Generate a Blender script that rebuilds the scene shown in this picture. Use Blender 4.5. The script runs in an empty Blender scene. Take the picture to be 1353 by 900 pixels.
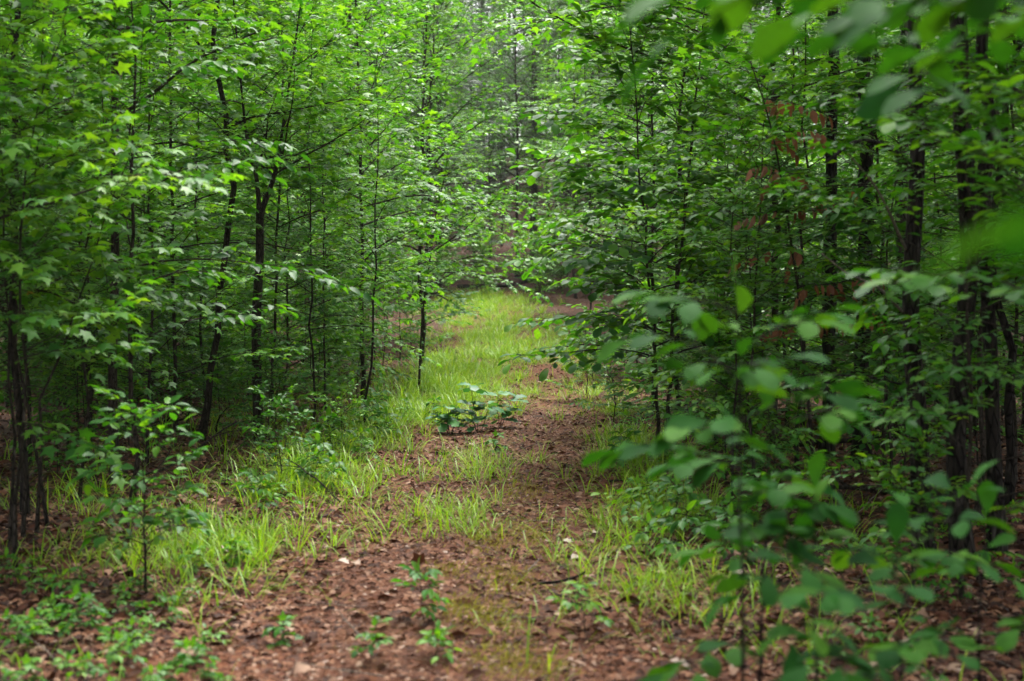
import bpy, math, random
import numpy as np
from mathutils import Vector

R = math.radians
C = bpy.context.scene.collection
S = bpy.context.scene

# ------------------------------------------------------------------ camera
CAM_H, FPX, HORIZON = 1.5, 1879.0, 385.0
cd = bpy.data.cameras.new("camera"); cam = bpy.data.objects.new("camera", cd); C.objects.link(cam)
cam.location = (0, 0, CAM_H)
cam.rotation_euler = (R(90) - math.atan((450 - HORIZON) / FPX), 0, 0)
cd.lens = 50; cd.sensor_width = 36; cd.clip_start = 0.05; cd.clip_end = 1000
cd.dof.use_dof = True; cd.dof.focus_distance = 14.5; cd.dof.aperture_fstop = 2.2; cd.dof.aperture_blades = 9
S.camera = cam

# ------------------------------------------------------------------ sky, sun, exposure
SUN_EL, SUN_AZ = 63.0, 14.0          # azimuth clockwise from +Y
w = bpy.data.worlds.new("World"); S.world = w; w.use_nodes = True
wn, wl = w.node_tree.nodes, w.node_tree.links
bg = wn["Background"]
sky = wn.new("ShaderNodeTexSky"); sky.sky_type = 'NISHITA'; sky.sun_disc = False
sky.sun_elevation = R(SUN_EL); sky.sun_rotation = R(SUN_AZ); sky.air_density = 1.0; sky.dust_density = 6.0; sky.ozone_density = 1.0
hs = wn.new("ShaderNodeHueSaturation"); hs.inputs["Saturation"].default_value = 0.25
wl.new(sky.outputs[0], hs.inputs["Color"]); wl.new(hs.outputs[0], bg.inputs["Color"])
bg.inputs["Strength"].default_value = 0.13
ld = bpy.data.lights.new("sun", 'SUN'); ld.energy = 1.5; ld.angle = R(16); ld.color = (1.0, 0.96, 0.9)
sun = bpy.data.objects.new("sun", ld); C.objects.link(sun)
sun.rotation_euler = (R(90 - SUN_EL), 0, R(180 - SUN_AZ))
S.view_settings.view_transform = 'Standard'; S.view_settings.look = 'None'
S.view_settings.exposure = 2.3; S.view_settings.gamma = 1; S.view_settings.use_curve_mapping = False
S.render.engine = 'CYCLES'
cy = S.cycles
cy.max_bounces = 6; cy.diffuse_bounces = 4; cy.glossy_bounces = 2; cy.transmission_bounces = 4; cy.transparent_max_bounces = 4
cy.use_denoising = True; cy.use_adaptive_sampling = False
cy.sample_clamp_indirect = 6; cy.caustics_reflective = False; cy.caustics_refractive = False

# ------------------------------------------------------------------ helpers
def sstep(a, b, x):
    t = np.clip((np.asarray(x, float) - a) / (b - a), 0, 1); return t * t * (3 - 2 * t)
def TX(y):                                           # centre line of the trail
    y = np.asarray(y, float)
    return -0.35 + 0.45 * sstep(6, 20, y) - 1.1 * sstep(24, 50, y)
def TZ(x, y):                                        # terrain height
    x = np.asarray(x, float); y = np.asarray(y, float)
    z = 1.3 * sstep(16, 52, y) * np.clip((y - 16) / 36, 0, 1) ** 0.3
    z = z + 0.105 * np.clip(y - 50, 0, None) + 0.35 * sstep(60, 120, y) * np.clip(y - 60, 0, 60) * 0.2
    off = sstep(1.2, 4.5, np.abs(x - TX(y)))
    z = z + off * (0.10 * np.sin(x * 0.6 + 1.3) * np.cos(y * 0.37) + 0.05 * np.sin(x * 1.7 + y * 0.9))
    z = z - 0.03 * np.exp(-((x - TX(y) - 0.55) / 0.3) ** 2) - 0.03 * np.exp(-((x - TX(y) + 0.6) / 0.3) ** 2)
    return z
def tz(x, y): return float(TZ(x, y))
TILT = math.atan((450 - HORIZON) / FPX)
def at(px, py, d):                                   # photo pixel + distance along the ground -> world point
    a = math.atan((py - 450) / FPX) + TILT
    fy = 1.0
    dx = (px - 676.5) / math.hypot(FPX, py - 450)
    return Vector((dx * d / math.cos(a), d, CAM_H - math.tan(a) * d))

def norm(v):
    v = np.asarray(v, float); return v / (np.linalg.norm(v, axis=-1, keepdims=True) + 1e-12)

class MB:
    def __init__(s): s.v, s.l, s.t, s.r, s.n = [], [], [], [], 0
    def add(s, V, faces, rnd=0.5):
        V = np.asarray(V, float)
        s.v.append(V)
        s.l.append(np.concatenate([np.asarray(f) for f in faces]) + s.n)
        s.t.append(np.array([len(f) for f in faces])); s.r.append(np.full(len(faces), rnd)); s.n += len(V)
    def stamp(s, tpl, pos, X, Y, Z, scale, rnd):
        TV, TF = tpl; n = len(pos); k = len(TV)
        if n == 0: return
        V = TV[None, :, 0, None] * X[:, None, :] + TV[None, :, 1, None] * Y[:, None, :] + TV[None, :, 2, None] * Z[:, None, :]
        V = V * np.asarray(scale)[:, None, None] + pos[:, None, :]
        L = np.concatenate([np.asarray(f) for f in TF]); T = np.array([len(f) for f in TF])
        s.v.append(V.reshape(-1, 3)); s.l.append((L[None, :] + (np.arange(n) * k)[:, None]).ravel() + s.n)
        s.t.append(np.tile(T, n)); s.r.append(np.repeat(rnd, len(T))); s.n += n * k
    def tube(s, P, rad, sides=6, rnd=0.5):
        P = np.asarray(P, float); n = len(P); rad = np.broadcast_to(np.asarray(rad, float), (n,))
        T = norm(np.gradient(P, axis=0))
        d = P[-1] - P[0]
        ref = np.array([1.0, 0.13, 0]) if abs(d[2]) > 0.7 * np.linalg.norm(d) else np.array([0.05, 0.05, 1.0])
        A = norm(np.cross(T, ref)); B = np.cross(T, A)
        a = np.linspace(0, 2 * np.pi, sides, endpoint=False)
        V = P[:, None] + rad[:, None, None] * (np.cos(a)[None, :, None] * A[:, None] + np.sin(a)[None, :, None] * B[:, None])
        i = np.arange(n - 1)[:, None] * sides; j = np.arange(sides)[None]; j2 = (j + 1) % sides
        F = np.stack([i + j, i + j2, i + sides + j2, i + sides + j], -1).reshape(-1, 4)
        s.v.append(V.reshape(-1, 3)); s.l.append(F.ravel() + s.n); s.t.append(np.full(len(F), 4)); s.r.append(np.full(len(F), rnd)); s.n += n * sides
    def build(s, name, mat, parent=None, smooth=True):
        V = np.concatenate(s.v); L = np.concatenate(s.l).astype(np.int32); T = np.concatenate(s.t).astype(np.int32); Rn = np.concatenate(s.r)
        m = bpy.data.meshes.new(name)
        m.vertices.add(len(V)); m.vertices.foreach_set("co", V.astype(np.float32).ravel())
        m.loops.add(len(L)); m.loops.foreach_set("vertex_index", L)
        m.polygons.add(len(T)); m.polygons.foreach_set("loop_start", np.concatenate([[0], np.cumsum(T)[:-1]]).astype(np.int32))
        m.update(calc_edges=True)
        a = m.attributes.new("rnd", 'FLOAT', 'FACE'); a.data.foreach_set("value", Rn.astype(np.float32))
        m.polygons.foreach_set("use_smooth", np.full(len(T), smooth)); m.materials.append(mat); m.validate()
        o = bpy.data.objects.new(name, m); C.objects.link(o)
        if parent: o.parent = parent
        return o

def tag(o, label=None, cat=None, group=None, kind=None):
    if label: o["label"] = label
    if cat: o["category"] = cat
    if group: o["group"] = group
    if kind: o["kind"] = kind
    return o
def empty(name, loc=(0, 0, 0)):
    o = bpy.data.objects.new(name, None); o.empty_display_size = 0.2; o.location = loc; C.objects.link(o); return o
def dup(root):
    r = root.copy(); C.objects.link(r)
    for ch in list(root.children):
        c = ch.copy(); C.objects.link(c); c.parent = r
        for g in list(ch.children):
            d = g.copy(); C.objects.link(d); d.parent = c
    return r

# ------------------------------------------------------------------ materials
def newmat(name):
    m = bpy.data.materials.new(name); m.use_nodes = True
    nt = m.node_tree; return m, nt.nodes, nt.links, nt.nodes["Principled BSDF"], nt.nodes["Material Output"]
def ramp(nodes, stops, interp='LINEAR'):
    n = nodes.new("ShaderNodeValToRGB"); cr = n.color_ramp; cr.interpolation = interp
    while len(cr.elements) < len(stops): cr.elements.new(0.5)
    for e, (p, c) in zip(cr.elements, stops): e.position = p; e.color = (*c, 1)
    return n
def leaf_mat(name, stops, trans=0.4, rough=0.42, tint=(1.5, 1.35, 0.5), spec=0.5):
    m, N, L, P, out = newmat(name)
    at_ = N.new("ShaderNodeAttribute"); at_.attribute_name = "rnd"
    oi = N.new("ShaderNodeObjectInfo")
    ad = N.new("ShaderNodeMath"); ad.operation = 'MULTIPLY_ADD'; ad.inputs[1].default_value = 0.3; 
    L.new(oi.outputs["Random"], ad.inputs[0]); 
    sc = N.new("ShaderNodeMath"); sc.operation = 'MULTIPLY'; sc.inputs[1].default_value = 0.7; L.new(at_.outputs["Fac"], sc.inputs[0])
    L.new(sc.outputs[0], ad.inputs[2])
    cr = ramp(N, stops); L.new(ad.outputs[0], cr.inputs[0])
    tc = N.new("ShaderNodeTexCoord"); nz = N.new("ShaderNodeTexNoise"); nz.inputs["Scale"].default_value = 40; nz.inputs["Detail"].default_value = 2
    L.new(tc.outputs["Object"], nz.inputs["Vector"])
    mr = N.new("ShaderNodeMapRange"); mr.inputs["To Min"].default_value = 0.7; mr.inputs["To Max"].default_value = 1.3; L.new(nz.outputs["Fac"], mr.inputs["Value"])
    mx = N.new("ShaderNodeVectorMath"); mx.operation = 'SCALE'; L.new(cr.outputs[0], mx.inputs[0]); L.new(mr.outputs[0], mx.inputs["Scale"])
    L.new(mx.outputs[0], P.inputs["Base Color"]); P.inputs["Roughness"].default_value = rough; P.inputs["Specular IOR Level"].default_value = spec
    tm = N.new("ShaderNodeVectorMath"); tm.operation = 'MULTIPLY'; tm.inputs[1].default_value = tint; L.new(mx.outputs[0], tm.inputs[0])
    tr = N.new("ShaderNodeBsdfTranslucent"); L.new(tm.outputs[0], tr.inputs["Color"])
    ms = N.new("ShaderNodeMixShader"); ms.inputs[0].default_value = trans
    L.new(P.outputs[0], ms.inputs[1]); L.new(tr.outputs[0], ms.inputs[2]); L.new(ms.outputs[0], out.inputs["Surface"])
    return m
LEAF = leaf_mat("maple_leaf_green", [(0, (0.014, 0.077, 0.007)), (0.35, (0.036, 0.15, 0.012)), (0.7, (0.086, 0.235, 0.018)), (0.95, (0.12, 0.27, 0.018)), (0.992, (0.15, 0.29, 0.02)), (1, (0.3, 0.1, 0.02))], 0.48, 0.5, (1.6, 1.4, 0.3), 0.3)
LEAFD = leaf_mat("dark_leaf_green", [(0, (0.011, 0.068, 0.007)), (0.45, (0.032, 0.138, 0.011)), (0.8, (0.078, 0.21, 0.013)), (0.99, (0.14, 0.29, 0.015)), (1, (0.28, 0.16, 0.03))], 0.46, 0.5, (1.6, 1.4, 0.3), 0.22)
BROAD = leaf_mat("matte_shaded_broad_leaf_green", [(0, (0.007, 0.05, 0.008)), (0.5, (0.018, 0.09, 0.009)), (1, (0.07, 0.18, 0.012))], 0.34, 0.65, (1.6, 1.4, 0.3), 0.08)  # matte leaf with the canopy's shade worked into a darker, less translucent green
OAKL = leaf_mat("oak_leaf_green", [(0, (0.02, 0.1, 0.03)), (0.6, (0.034, 0.14, 0.04)), (1, (0.07, 0.2, 0.035))], 0.3, 0.5, (1.5, 1.35, 0.5), 0.22)
PINE = leaf_mat("pine_needle_green", [(0, (0.02, 0.055, 0.025)), (1, (0.045, 0.1, 0.04))], 0.25, 0.5)
GRASS = leaf_mat("grass_blade_green", [(0, (0.055, 0.16, 0.008)), (0.5, (0.145, 0.28, 0.012)), (0.85, (0.24, 0.36, 0.02)), (0.96, (0.27, 0.36, 0.04)), (1, (0.34, 0.31, 0.1))], 0.42, 0.45, (1.25, 1.2, 0.4), 0.2)
DRYL = leaf_mat("dry_leaf_brown", [(0.05, (0.009, 0.0034, 0.002)), (0.22, (0.026, 0.0085, 0.004)), (0.44, (0.066, 0.0215, 0.0085)), (0.58, (0.11, 0.042, 0.018)), (0.7, (0.165, 0.08, 0.042)), (0.82, (0.23, 0.155, 0.11)), (0.94, (0.36, 0.3, 0.26))], 0.06, 0.85, (1.2, 1, 0.7), 0.25)
NEEDLE = leaf_mat("red_fallen_needle", [(0, (0.026, 0.0075, 0.003)), (0.5, (0.078, 0.021, 0.006)), (1, (0.16, 0.055, 0.017))], 0.05, 0.7, (1.2, 1, 0.7), 0.2)
RUST = leaf_mat("dead_hanging_leaf", [(0, (0.13, 0.04, 0.015)), (1, (0.3, 0.11, 0.04))], 0.3, 0.6, (1.2, 1, 0.7))

def bark_mat(name, dark, light, pale, sc=1.0):
    m, N, L, P, out = newmat(name)
    tc = N.new("ShaderNodeTexCoord"); mp = N.new("ShaderNodeMapping"); mp.inputs["Scale"].default_value = (14 * sc, 14 * sc, 3 * sc)
    L.new(tc.outputs["Object"], mp.inputs["Vector"])
    vo = N.new("ShaderNodeTexVoronoi"); vo.inputs["Scale"].default_value = 2.2; vo.feature = 'DISTANCE_TO_EDGE'; L.new(mp.outputs[0], vo.inputs["Vector"])
    nz = N.new("ShaderNodeTexNoise"); nz.inputs["Scale"].default_value = 2.5; nz.inputs["Detail"].default_value = 6; L.new(mp.outputs[0], nz.inputs["Vector"])
    cr = ramp(N, [(0.25, dark), (0.6, light), (0.78, pale)]); L.new(nz.outputs["Fac"], cr.inputs[0])
    mx = N.new("ShaderNodeMix"); mx.data_type = 'RGBA'; mx.inputs["A"].default_value = (*[c * 0.45 for c in dark], 1)
    mr = N.new("ShaderNodeMapRange"); mr.inputs["From Max"].default_value = 0.12; L.new(vo.outputs["Distance"], mr.inputs["Value"])
    L.new(mr.outputs[0], mx.inputs["Factor"]); L.new(cr.outputs[0], mx.inputs["B"])
    L.new(mx.outputs["Result"], P.inputs["Base Color"]); P.inputs["Roughness"].default_value = 0.95; P.inputs["Specular IOR Level"].default_value = 0.08
    bp = N.new("ShaderNodeBump"); bp.inputs["Strength"].default_value = 0.8; bp.inputs["Distance"].default_value = 0.02
    ad = N.new("ShaderNodeMath"); ad.operation = 'ADD'; L.new(mr.outputs[0], ad.inputs[0]); L.new(nz.outputs["Fac"], ad.inputs[1])
    L.new(ad.outputs[0], bp.inputs["Height"]); L.new(bp.outputs[0], P.inputs["Normal"])
    return m
BARK = bark_mat("sapling_bark", (0.018, 0.014, 0.01), (0.045, 0.036, 0.028), (0.12, 0.108, 0.09), 2)
BARKD = bark_mat("dark_ridged_bark", (0.009, 0.007, 0.006), (0.024, 0.02, 0.016), (0.075, 0.068, 0.058), 1)
BARKP = bark_mat("grey_pine_bark", (0.035, 0.028, 0.024), (0.085, 0.07, 0.062), (0.17, 0.15, 0.135), 0.7)
TWIG = bark_mat("pale_dead_wood", (0.12, 0.1, 0.085), (0.24, 0.2, 0.16), (0.33, 0.29, 0.24), 3)

def ground_mat(name, cols, moss):
    m, N, L, P, out = newmat(name)
    g = N.new("ShaderNodeNewGeometry")
    v1 = N.new("ShaderNodeTexVoronoi"); v1.inputs["Scale"].default_value = 38; v1.inputs["Randomness"].default_value = 1
    n0 = N.new("ShaderNodeTexNoise"); n0.inputs["Scale"].default_value = 9; n0.inputs["Detail"].default_value = 3; L.new(g.outputs["Position"], n0.inputs["Vector"])
    ad = N.new("ShaderNodeVectorMath"); ad.operation = 'MULTIPLY_ADD'; ad.inputs[1].default_value = (0.07, 0.07, 0.07)
    L.new(n0.outputs["Color"], ad.inputs[0]); L.new(g.outputs["Position"], ad.inputs[2]); L.new(ad.outputs[0], v1.inputs["Vector"])
    sx = N.new("ShaderNodeSeparateColor"); L.new(v1.outputs["Color"], sx.inputs[0])
    n2 = N.new("ShaderNodeTexNoise"); n2.inputs["Scale"].default_value = 90; n2.inputs["Detail"].default_value = 5; L.new(g.outputs["Position"], n2.inputs["Vector"])
    m1 = N.new("ShaderNodeMath"); m1.operation = 'MULTIPLY_ADD'; m1.inputs[1].default_value = 0.55; L.new(sx.outputs[0], m1.inputs[0])
    m2 = N.new("ShaderNodeMath"); m2.operation = 'MULTIPLY'; m2.inputs[1].default_value = 0.45; L.new(n2.outputs["Fac"], m2.inputs[0]); L.new(m2.outputs[0], m1.inputs[2])
    cr = ramp(N, cols); L.new(m1.outputs[0], cr.inputs[0])
    n3 = N.new("ShaderNodeTexNoise"); n3.inputs["Scale"].default_value = 1.1; n3.inputs["Detail"].default_value = 7; n3.inputs["Roughness"].default_value = 0.7; L.new(g.outputs["Position"], n3.inputs["Vector"])
    mr = N.new("ShaderNodeMapRange"); mr.inputs["From Min"].default_value = 0.56; mr.inputs["From Max"].default_value = 0.68; mr.inputs["To Max"].default_value = moss; L.new(n3.outputs["Fac"], mr.inputs["Value"])
    mx = N.new("ShaderNodeMix"); mx.data_type = 'RGBA'; mx.inputs["B"].default_value = (0.13, 0.13, 0.018, 1); L.new(mr.outputs[0], mx.inputs["Factor"]); L.new(cr.outputs[0], mx.inputs["A"])
    L.new(mx.outputs["Result"], P.inputs["Base Color"]); P.inputs["Roughness"].default_value = 0.95; P.inputs["Specular IOR Level"].default_value = 0.15
    bp = N.new("ShaderNodeBump"); bp.inputs["Strength"].default_value = 0.7; bp.inputs["Distance"].default_value = 0.008; L.new(m1.outputs[0], bp.inputs["Height"]); L.new(bp.outputs[0], P.inputs["Normal"])
    return m
GROUND = ground_mat("leaf_litter_floor", [(0.1, (0.008, 0.0035, 0.002)), (0.4, (0.028, 0.0105, 0.005)), (0.65, (0.055, 0.022, 0.011)), (0.9, (0.12, 0.06, 0.035))], 0.2)
TRAILM = ground_mat("red_trail_soil", [(0.15, (0.013, 0.0042, 0.002)), (0.42, (0.056, 0.017, 0.007)), (0.65, (0.098, 0.033, 0.013)), (0.9, (0.18, 0.085, 0.045))], 0.8)

# ------------------------------------------------------------------ leaf templates (unit length along +y, normal +z)
def mirror_leaf(mid, side, faces):
    V = [(0, y, z) for y, z in mid] + [(-x, y, z) for x, y, z in side] + [(x, y, z) for x, y, z in side]
    nm, ns = len(mid), len(side); F = []
    for f in faces:
        l = [k if t == 'm' else nm + k for t, k in f]; r = [k if t == 'm' else nm + ns + k for t, k in f]
        F.append(l[::-1]); F.append(r)
    return np.array(V, float), F
OVATE = mirror_leaf([(0.06, 0), (0.35, 0.0), (0.68, -0.03), (1, -0.14)], [(0.14, 0.17, 0.04), (0.25, 0.42, 0.06), (0.17, 0.75, 0.0)],
    [[('m', 0), ('m', 1), ('s', 1), ('s', 0)][::-1], [('m', 1), ('m', 2), ('s', 2), ('s', 1)][::-1], [('m', 2), ('m', 3), ('s', 2)][::-1]])
OBOV = mirror_leaf([(0.05, 0), (0.4, 0.02), (0.72, -0.02), (1, -0.12)], [(0.1, 0.22, 0.03), (0.22, 0.5, 0.06), (0.27, 0.72, 0.02), (0.15, 0.92, -0.07)],
    [[('m', 0), ('m', 1), ('s', 1), ('s', 0)][::-1], [('m', 1), ('m', 2), ('s', 2), ('s', 1)][::-1], [('m', 2), ('m', 3), ('s', 3), ('s', 2)][::-1]])
MAPLE = mirror_leaf([(0.1, 0), (0.4, 0.02), (1, -0.1)], [(0.32, 0.05, -0.05), (0.2, 0.26, 0.03), (0.52, 0.52, -0.08), (0.19, 0.56, 0.02)],
    [[('m', 1), ('m', 0), ('s', 0), ('s', 1)][::-1], [('m', 1), ('s', 1), ('s', 2), ('s', 3)][::-1], [('m', 1), ('s', 3), ('m', 2)][::-1]])
MAPLE = (MAPLE[0], [f[::-1] for f in MAPLE[1]])
OAK = mirror_leaf([(0.04, 0), (0.35, 0.02), (0.62, 0.0), (0.82, -0.04), (1, -0.12)],
    [(0.07, 0.14, 0.02), (0.2, 0.3, 0.05), (0.13, 0.4, 0.03), (0.28, 0.56, 0.05), (0.17, 0.66, 0.02), (0.26, 0.82, -0.02), (0.1, 0.94, -0.09)],
    [[('m', 0), ('m', 1), ('s', 2), ('s', 1), ('s', 0)][::-1], [('m', 1), ('m', 2), ('s', 4), ('s', 3), ('s', 2)][::-1], [('m', 2), ('m', 3), ('s', 5), ('s', 4)][::-1], [('m', 3), ('m', 4), ('s', 6), ('s', 5)][::-1]])
def make_tuft(n=9, seed=1):
    g = np.random.default_rng(seed); V, F = [], []
    for i in range(n):
        a = g.uniform(-1.0, 1.0); e = g.uniform(-0.5, 0.6)
        d = np.array([math.sin(a), math.cos(a), e]); sd = norm(np.cross(d, [0.3, 0.1, 1])) * 0.016
        k = len(V); V += [-sd, sd, d]; F.append([k, k + 1, k + 2])
    return np.array(V, float), F
TUFT = make_tuft()

# ------------------------------------------------------------------ tree grower
def frames(D, up, g, roll):
    n = len(D); D = norm(D)
    U = np.broadcast_to(np.asarray(up, float), (n, 3)) + g.normal(0, roll, (n, 3))
    X = norm(np.cross(D, U)); Z = np.cross(X, D)
    return X, D, Z
class Leaves:
    def __init__(s): s.p, s.d, s.s = [], [], []
    def along(s, P, g, size, gap, start=0.15, spread=0.9, droop=0.25, tip=True):
        P = np.asarray(P); seg = np.linalg.norm(np.diff(P, axis=0), axis=1); cum = np.concatenate([[0], np.cumsum(seg)]); Ln = cum[-1]
        n = max(2, int(Ln * (1 - start) / gap))
        t = (start + (1 - start) * (np.arange(n) + g.uniform(0, 0.8, n)) / n) * Ln
        pos = np.stack([np.interp(t, cum, P[:, k]) for k in range(3)], -1)
        i = np.clip(np.searchsorted(cum, t) - 1, 0, len(P) - 2); T = norm(P[i + 1] - P[i])
        side = norm(np.cross(T, [0, 0, 1.0])) * np.where(np.arange(n) % 2, 1, -1)[:, None]
        a = spread + g.normal(0, 0.3, n)
        d = T * np.cos(a)[:, None] + side * np.sin(a)[:, None]; d[:, 2] -= g.uniform(0, 2 * droop, n)
        s.p.append(pos); s.d.append(d); s.s.append(size * g.uniform(0.6, 1.2, n))
        if tip:
            s.p.append(P[-1:]); s.d.append(norm(P[-1:] - P[-2:-1]) - [0, 0, droop]); s.s.append(np.array([size * 1.1]))
    def stamp(s, mb, tpl, g, roll=0.3, up=(0, 0, 1)):
        p = np.concatenate(s.p); d = np.concatenate(s.d); sz = np.concatenate(s.s)
        X, Y, Z = frames(d, up, g, roll)
        mb.stamp(tpl, p, X, Y, Z, sz, g.uniform(0, 1, len(p)))
def curve(p0, d0, length, n, g, wig=0.08, lift=0.0):
    P = [np.asarray(p0, float)]; d = norm(d0)
    for i in range(n):
        d = norm(d + g.normal(0, wig, 3) + np.array([0, 0, lift])); P.append(P[-1] + d * length / n)
    return np.array(P)
def smooth_path(pts, n, g=None, wig=0.0):
    pts = np.asarray(pts, float); k = len(pts)
    t = np.linspace(0, k - 1, n); out = np.zeros((n, 3))
    ext = np.vstack([2 * pts[0] - pts[1], pts, 2 * pts[-1] - pts[-2]])
    for j, tt in enumerate(t):
        i = min(int(tt), k - 2); u = tt - i; a, b, c, d = ext[i:i + 4]
        out[j] = 0.5 * (2 * b + (c - a) * u + (2 * a - 5 * b + 4 * c - d) * u * u + (3 * b - a - 3 * c + d) * u ** 3)
    if g is not None and wig: out[1:] += g.normal(0, wig, (n - 1, 3)) * [1, 1, 0.2]
    return out

def grow(seed, h, r, base=0.25, blen=1.4, nb=20, tpl=MAPLE, ls=0.09, gap=0.045, wig=0.06, lean=(0, 0), lift=0.0, e0=0.45, twigs=7,
         twl=0.4, taper=0.5, bias=None, path=None, droop=0.22, roll=0.3, sides=6, tuft=False, wb=None):
    """trunk and crown meshes of one tree standing at the origin"""
    g = np.random.default_rng(seed); wood = wb or MB(); lv = Leaves()
    n = max(8, int(h / 0.35)); n = min(n, 40)
    if path is None:
        t = np.linspace(0, 1, n + 1)
        walk = np.cumsum(g.normal(0, wig * h / n, (n + 1, 2)), axis=0); walk -= walk[0]
        P = np.stack([lean[0] * t ** 1.4 * h + walk[:, 0], lean[1] * t ** 1.4 * h + walk[:, 1], t * h], -1); P[0, 2] = -0.08
    else: P = np.asarray(path, float)
    t = np.linspace(0, 1, len(P)); rad = r * (1 - 0.85 * t) ** 0.8; rad[0] *= 1.5
    if len(rad) > 2: rad[1] *= 1.08
    wood.tube(P, rad, sides + 2)
    az = g.uniform(0, 6.28)
    for b in range(nb):
        f = (b + g.uniform(0, 0.8)) / nb; tt = base + (1 - base) * f
        k = tt * (len(P) - 1); i = min(int(k), len(P) - 2); p0 = P[i] + (P[i + 1] - P[i]) * (k - i)
        az += 2.4 + g.normal(0, 0.5)
        hd = np.array([math.cos(az), math.sin(az), 0])
        L = blen * (1 - taper * f) * g.uniform(0.55, 1.15)
        if bias is not None: L *= max(0.25, 1 + float(np.dot(hd[:2], bias)))
        el = e0 + 0.5 * f + g.normal(0, 0.12)
        B = curve(p0, hd * math.cos(el) + np.array([0, 0, math.sin(el)]), L, 7, g, 0.1, lift - 0.08)
        br = max(0.0035, min(float(np.interp(tt, t, rad)) * 0.55, 0.012 * L + 0.002))
        wood.tube(B, np.linspace(br, br * 0.25, 8), 4 if br < 0.012 else 6)
        for q in range(twigs):
            s = 0.22 + 0.76 * (q + g.uniform(0, 0.9)) / twigs; kk = s * 7; ii = min(int(kk), 6); q0 = B[ii] + (B[ii + 1] - B[ii]) * (kk - ii)
            T = norm(B[ii + 1] - B[ii]); sd = norm(np.cross(T, [0, 0, 1.0])) * (1 if q % 2 else -1)
            a = g.uniform(0.55, 1.1); d = T * math.cos(a) + sd * math.sin(a) + np.array([0, 0, g.normal(0.05, 0.15)])
            l2 = twl * (0.5 + 0.5 * L / blen) * (1.15 - 0.7 * s) * g.uniform(0.6, 1.25)
            W = curve(q0, d, l2, 4, g, 0.1, -0.04)
            wood.tube(W, np.linspace(0.0032, 0.0013, 5) * max(1, r / 0.05) ** 0.5, 3)
            lv.along(W, g, ls, gap, 0.1, 0.9, droop)
        lv.along(B[4:], g, ls, gap, 0.0, 0.9, droop)
    lv.along(P[-3:], g, ls, gap, 0.0)
    crown = MB(); lv.stamp(crown, tpl, g, roll)
    return wood, crown
def tree_thing(name, parts, leafm, barkm, loc=(0, 0, 0)):
    root = empty(name, loc)
    parts[0].build("trunk", barkm, root); parts[1].build("crown", leafm, root)
    return root
used = set()
def place(proto, x, y, rot, sc, label, cat, group=None, z=None):
    if proto.name in used: o = dup(proto)
    else: o = proto; used.add(proto.name)
    o.location = (x, y, tz(x, y) if z is None else z); o.rotation_euler = (0, 0, rot); o.scale = (sc, sc, sc)
    tag(o, label, cat, group); return o

rng = np.random.default_rng(11)

# ------------------------------------------------------------------ ground and trail
xs = np.concatenate([-np.geomspace(200, 8, 22), np.linspace(-7.6, 7.6, 77), np.geomspace(8, 200, 22)])
ys = np.concatenate([np.linspace(-60, -2, 12), np.linspace(-1, 30, 125), np.linspace(30.6, 80, 80), np.linspace(83, 260, 40)])
def grid(xs2, ys2, name, mat, dz=0.0, flat=True):
    if flat: X, Y = np.meshgrid(xs2, ys2)
    else: X, Y = xs2, ys2
    V = np.stack([X, Y, TZ(X, Y) + dz], -1).reshape(-1, 3); ny, nx = X.shape
    i = (np.arange(ny - 1)[:, None] * nx + np.arange(nx - 1)[None]).ravel()
    mb = MB(); F = np.stack([i, i + 1, i + nx + 1, i + nx], -1)
    mb.v.append(V); mb.l.append(F.ravel()); mb.t.append(np.full(len(F), 4)); mb.r.append(np.full(len(F), .5)); mb.n = len(V)
    return mb.build(name, mat)
tag(grid(xs, ys, "ground", GROUND), kind="structure")
ty = np.linspace(0.5, 52, 260); u = np.linspace(-1, 1, 25)
wl_ = 1.25 + 0.12 * np.sin(ty * 1.3) + 0.1 * np.sin(ty * 3.1 + 1) + 0.05 * np.sin(ty * 7.7); wr_ = 1.2 + 0.12 * np.sin(ty * 1.1 + 2) + 0.1 * np.sin(ty * 2.7) + 0.05 * np.sin(ty * 8.3)
X = TX(ty)[:, None] + np.where(u[None] < 0, u[None] * wl_[:, None], u[None] * wr_[:, None]); Y = np.repeat(ty[:, None], len(u), 1)
tag(grid(X, Y, "trail", TRAILM, 0.012, False), kind="structure")

# ------------------------------------------------------------------ tree kinds
SAP = [tree_thing("maple_sapling", grow(101 + i, h, r, b, bl, nb, MAPLE, ls, 0.055, 0.06, twigs=9, twl=0.62, taper=0.4, roll=0.2, droop=0.14, e0=0.32), LEAF, BARK)
       for i, (h, r, b, bl, nb, ls) in enumerate([(4.6, 0.016, 0.16, 1.7, 30, 0.095), (5.6, 0.017, 0.2, 1.9, 34, 0.1), (3.4, 0.012, 0.18, 1.3, 24, 0.09), (6.6, 0.02, 0.22, 2.1, 38, 0.1)])]
GUM = [tree_thing("black_gum_sapling", grow(131 + i, h, r, b, bl, nb, OVATE, ls, 0.05, 0.07, twigs=9, twl=0.6, taper=0.4, roll=0.2, droop=0.14, e0=0.32), LEAFD, BARK)
       for i, (h, r, b, bl, nb, ls) in enumerate([(4.2, 0.016, 0.14, 1.7, 30, 0.095), (5.4, 0.018, 0.18, 1.9, 34, 0.105), (3.0, 0.012, 0.14, 1.2, 24, 0.09)])]
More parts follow.
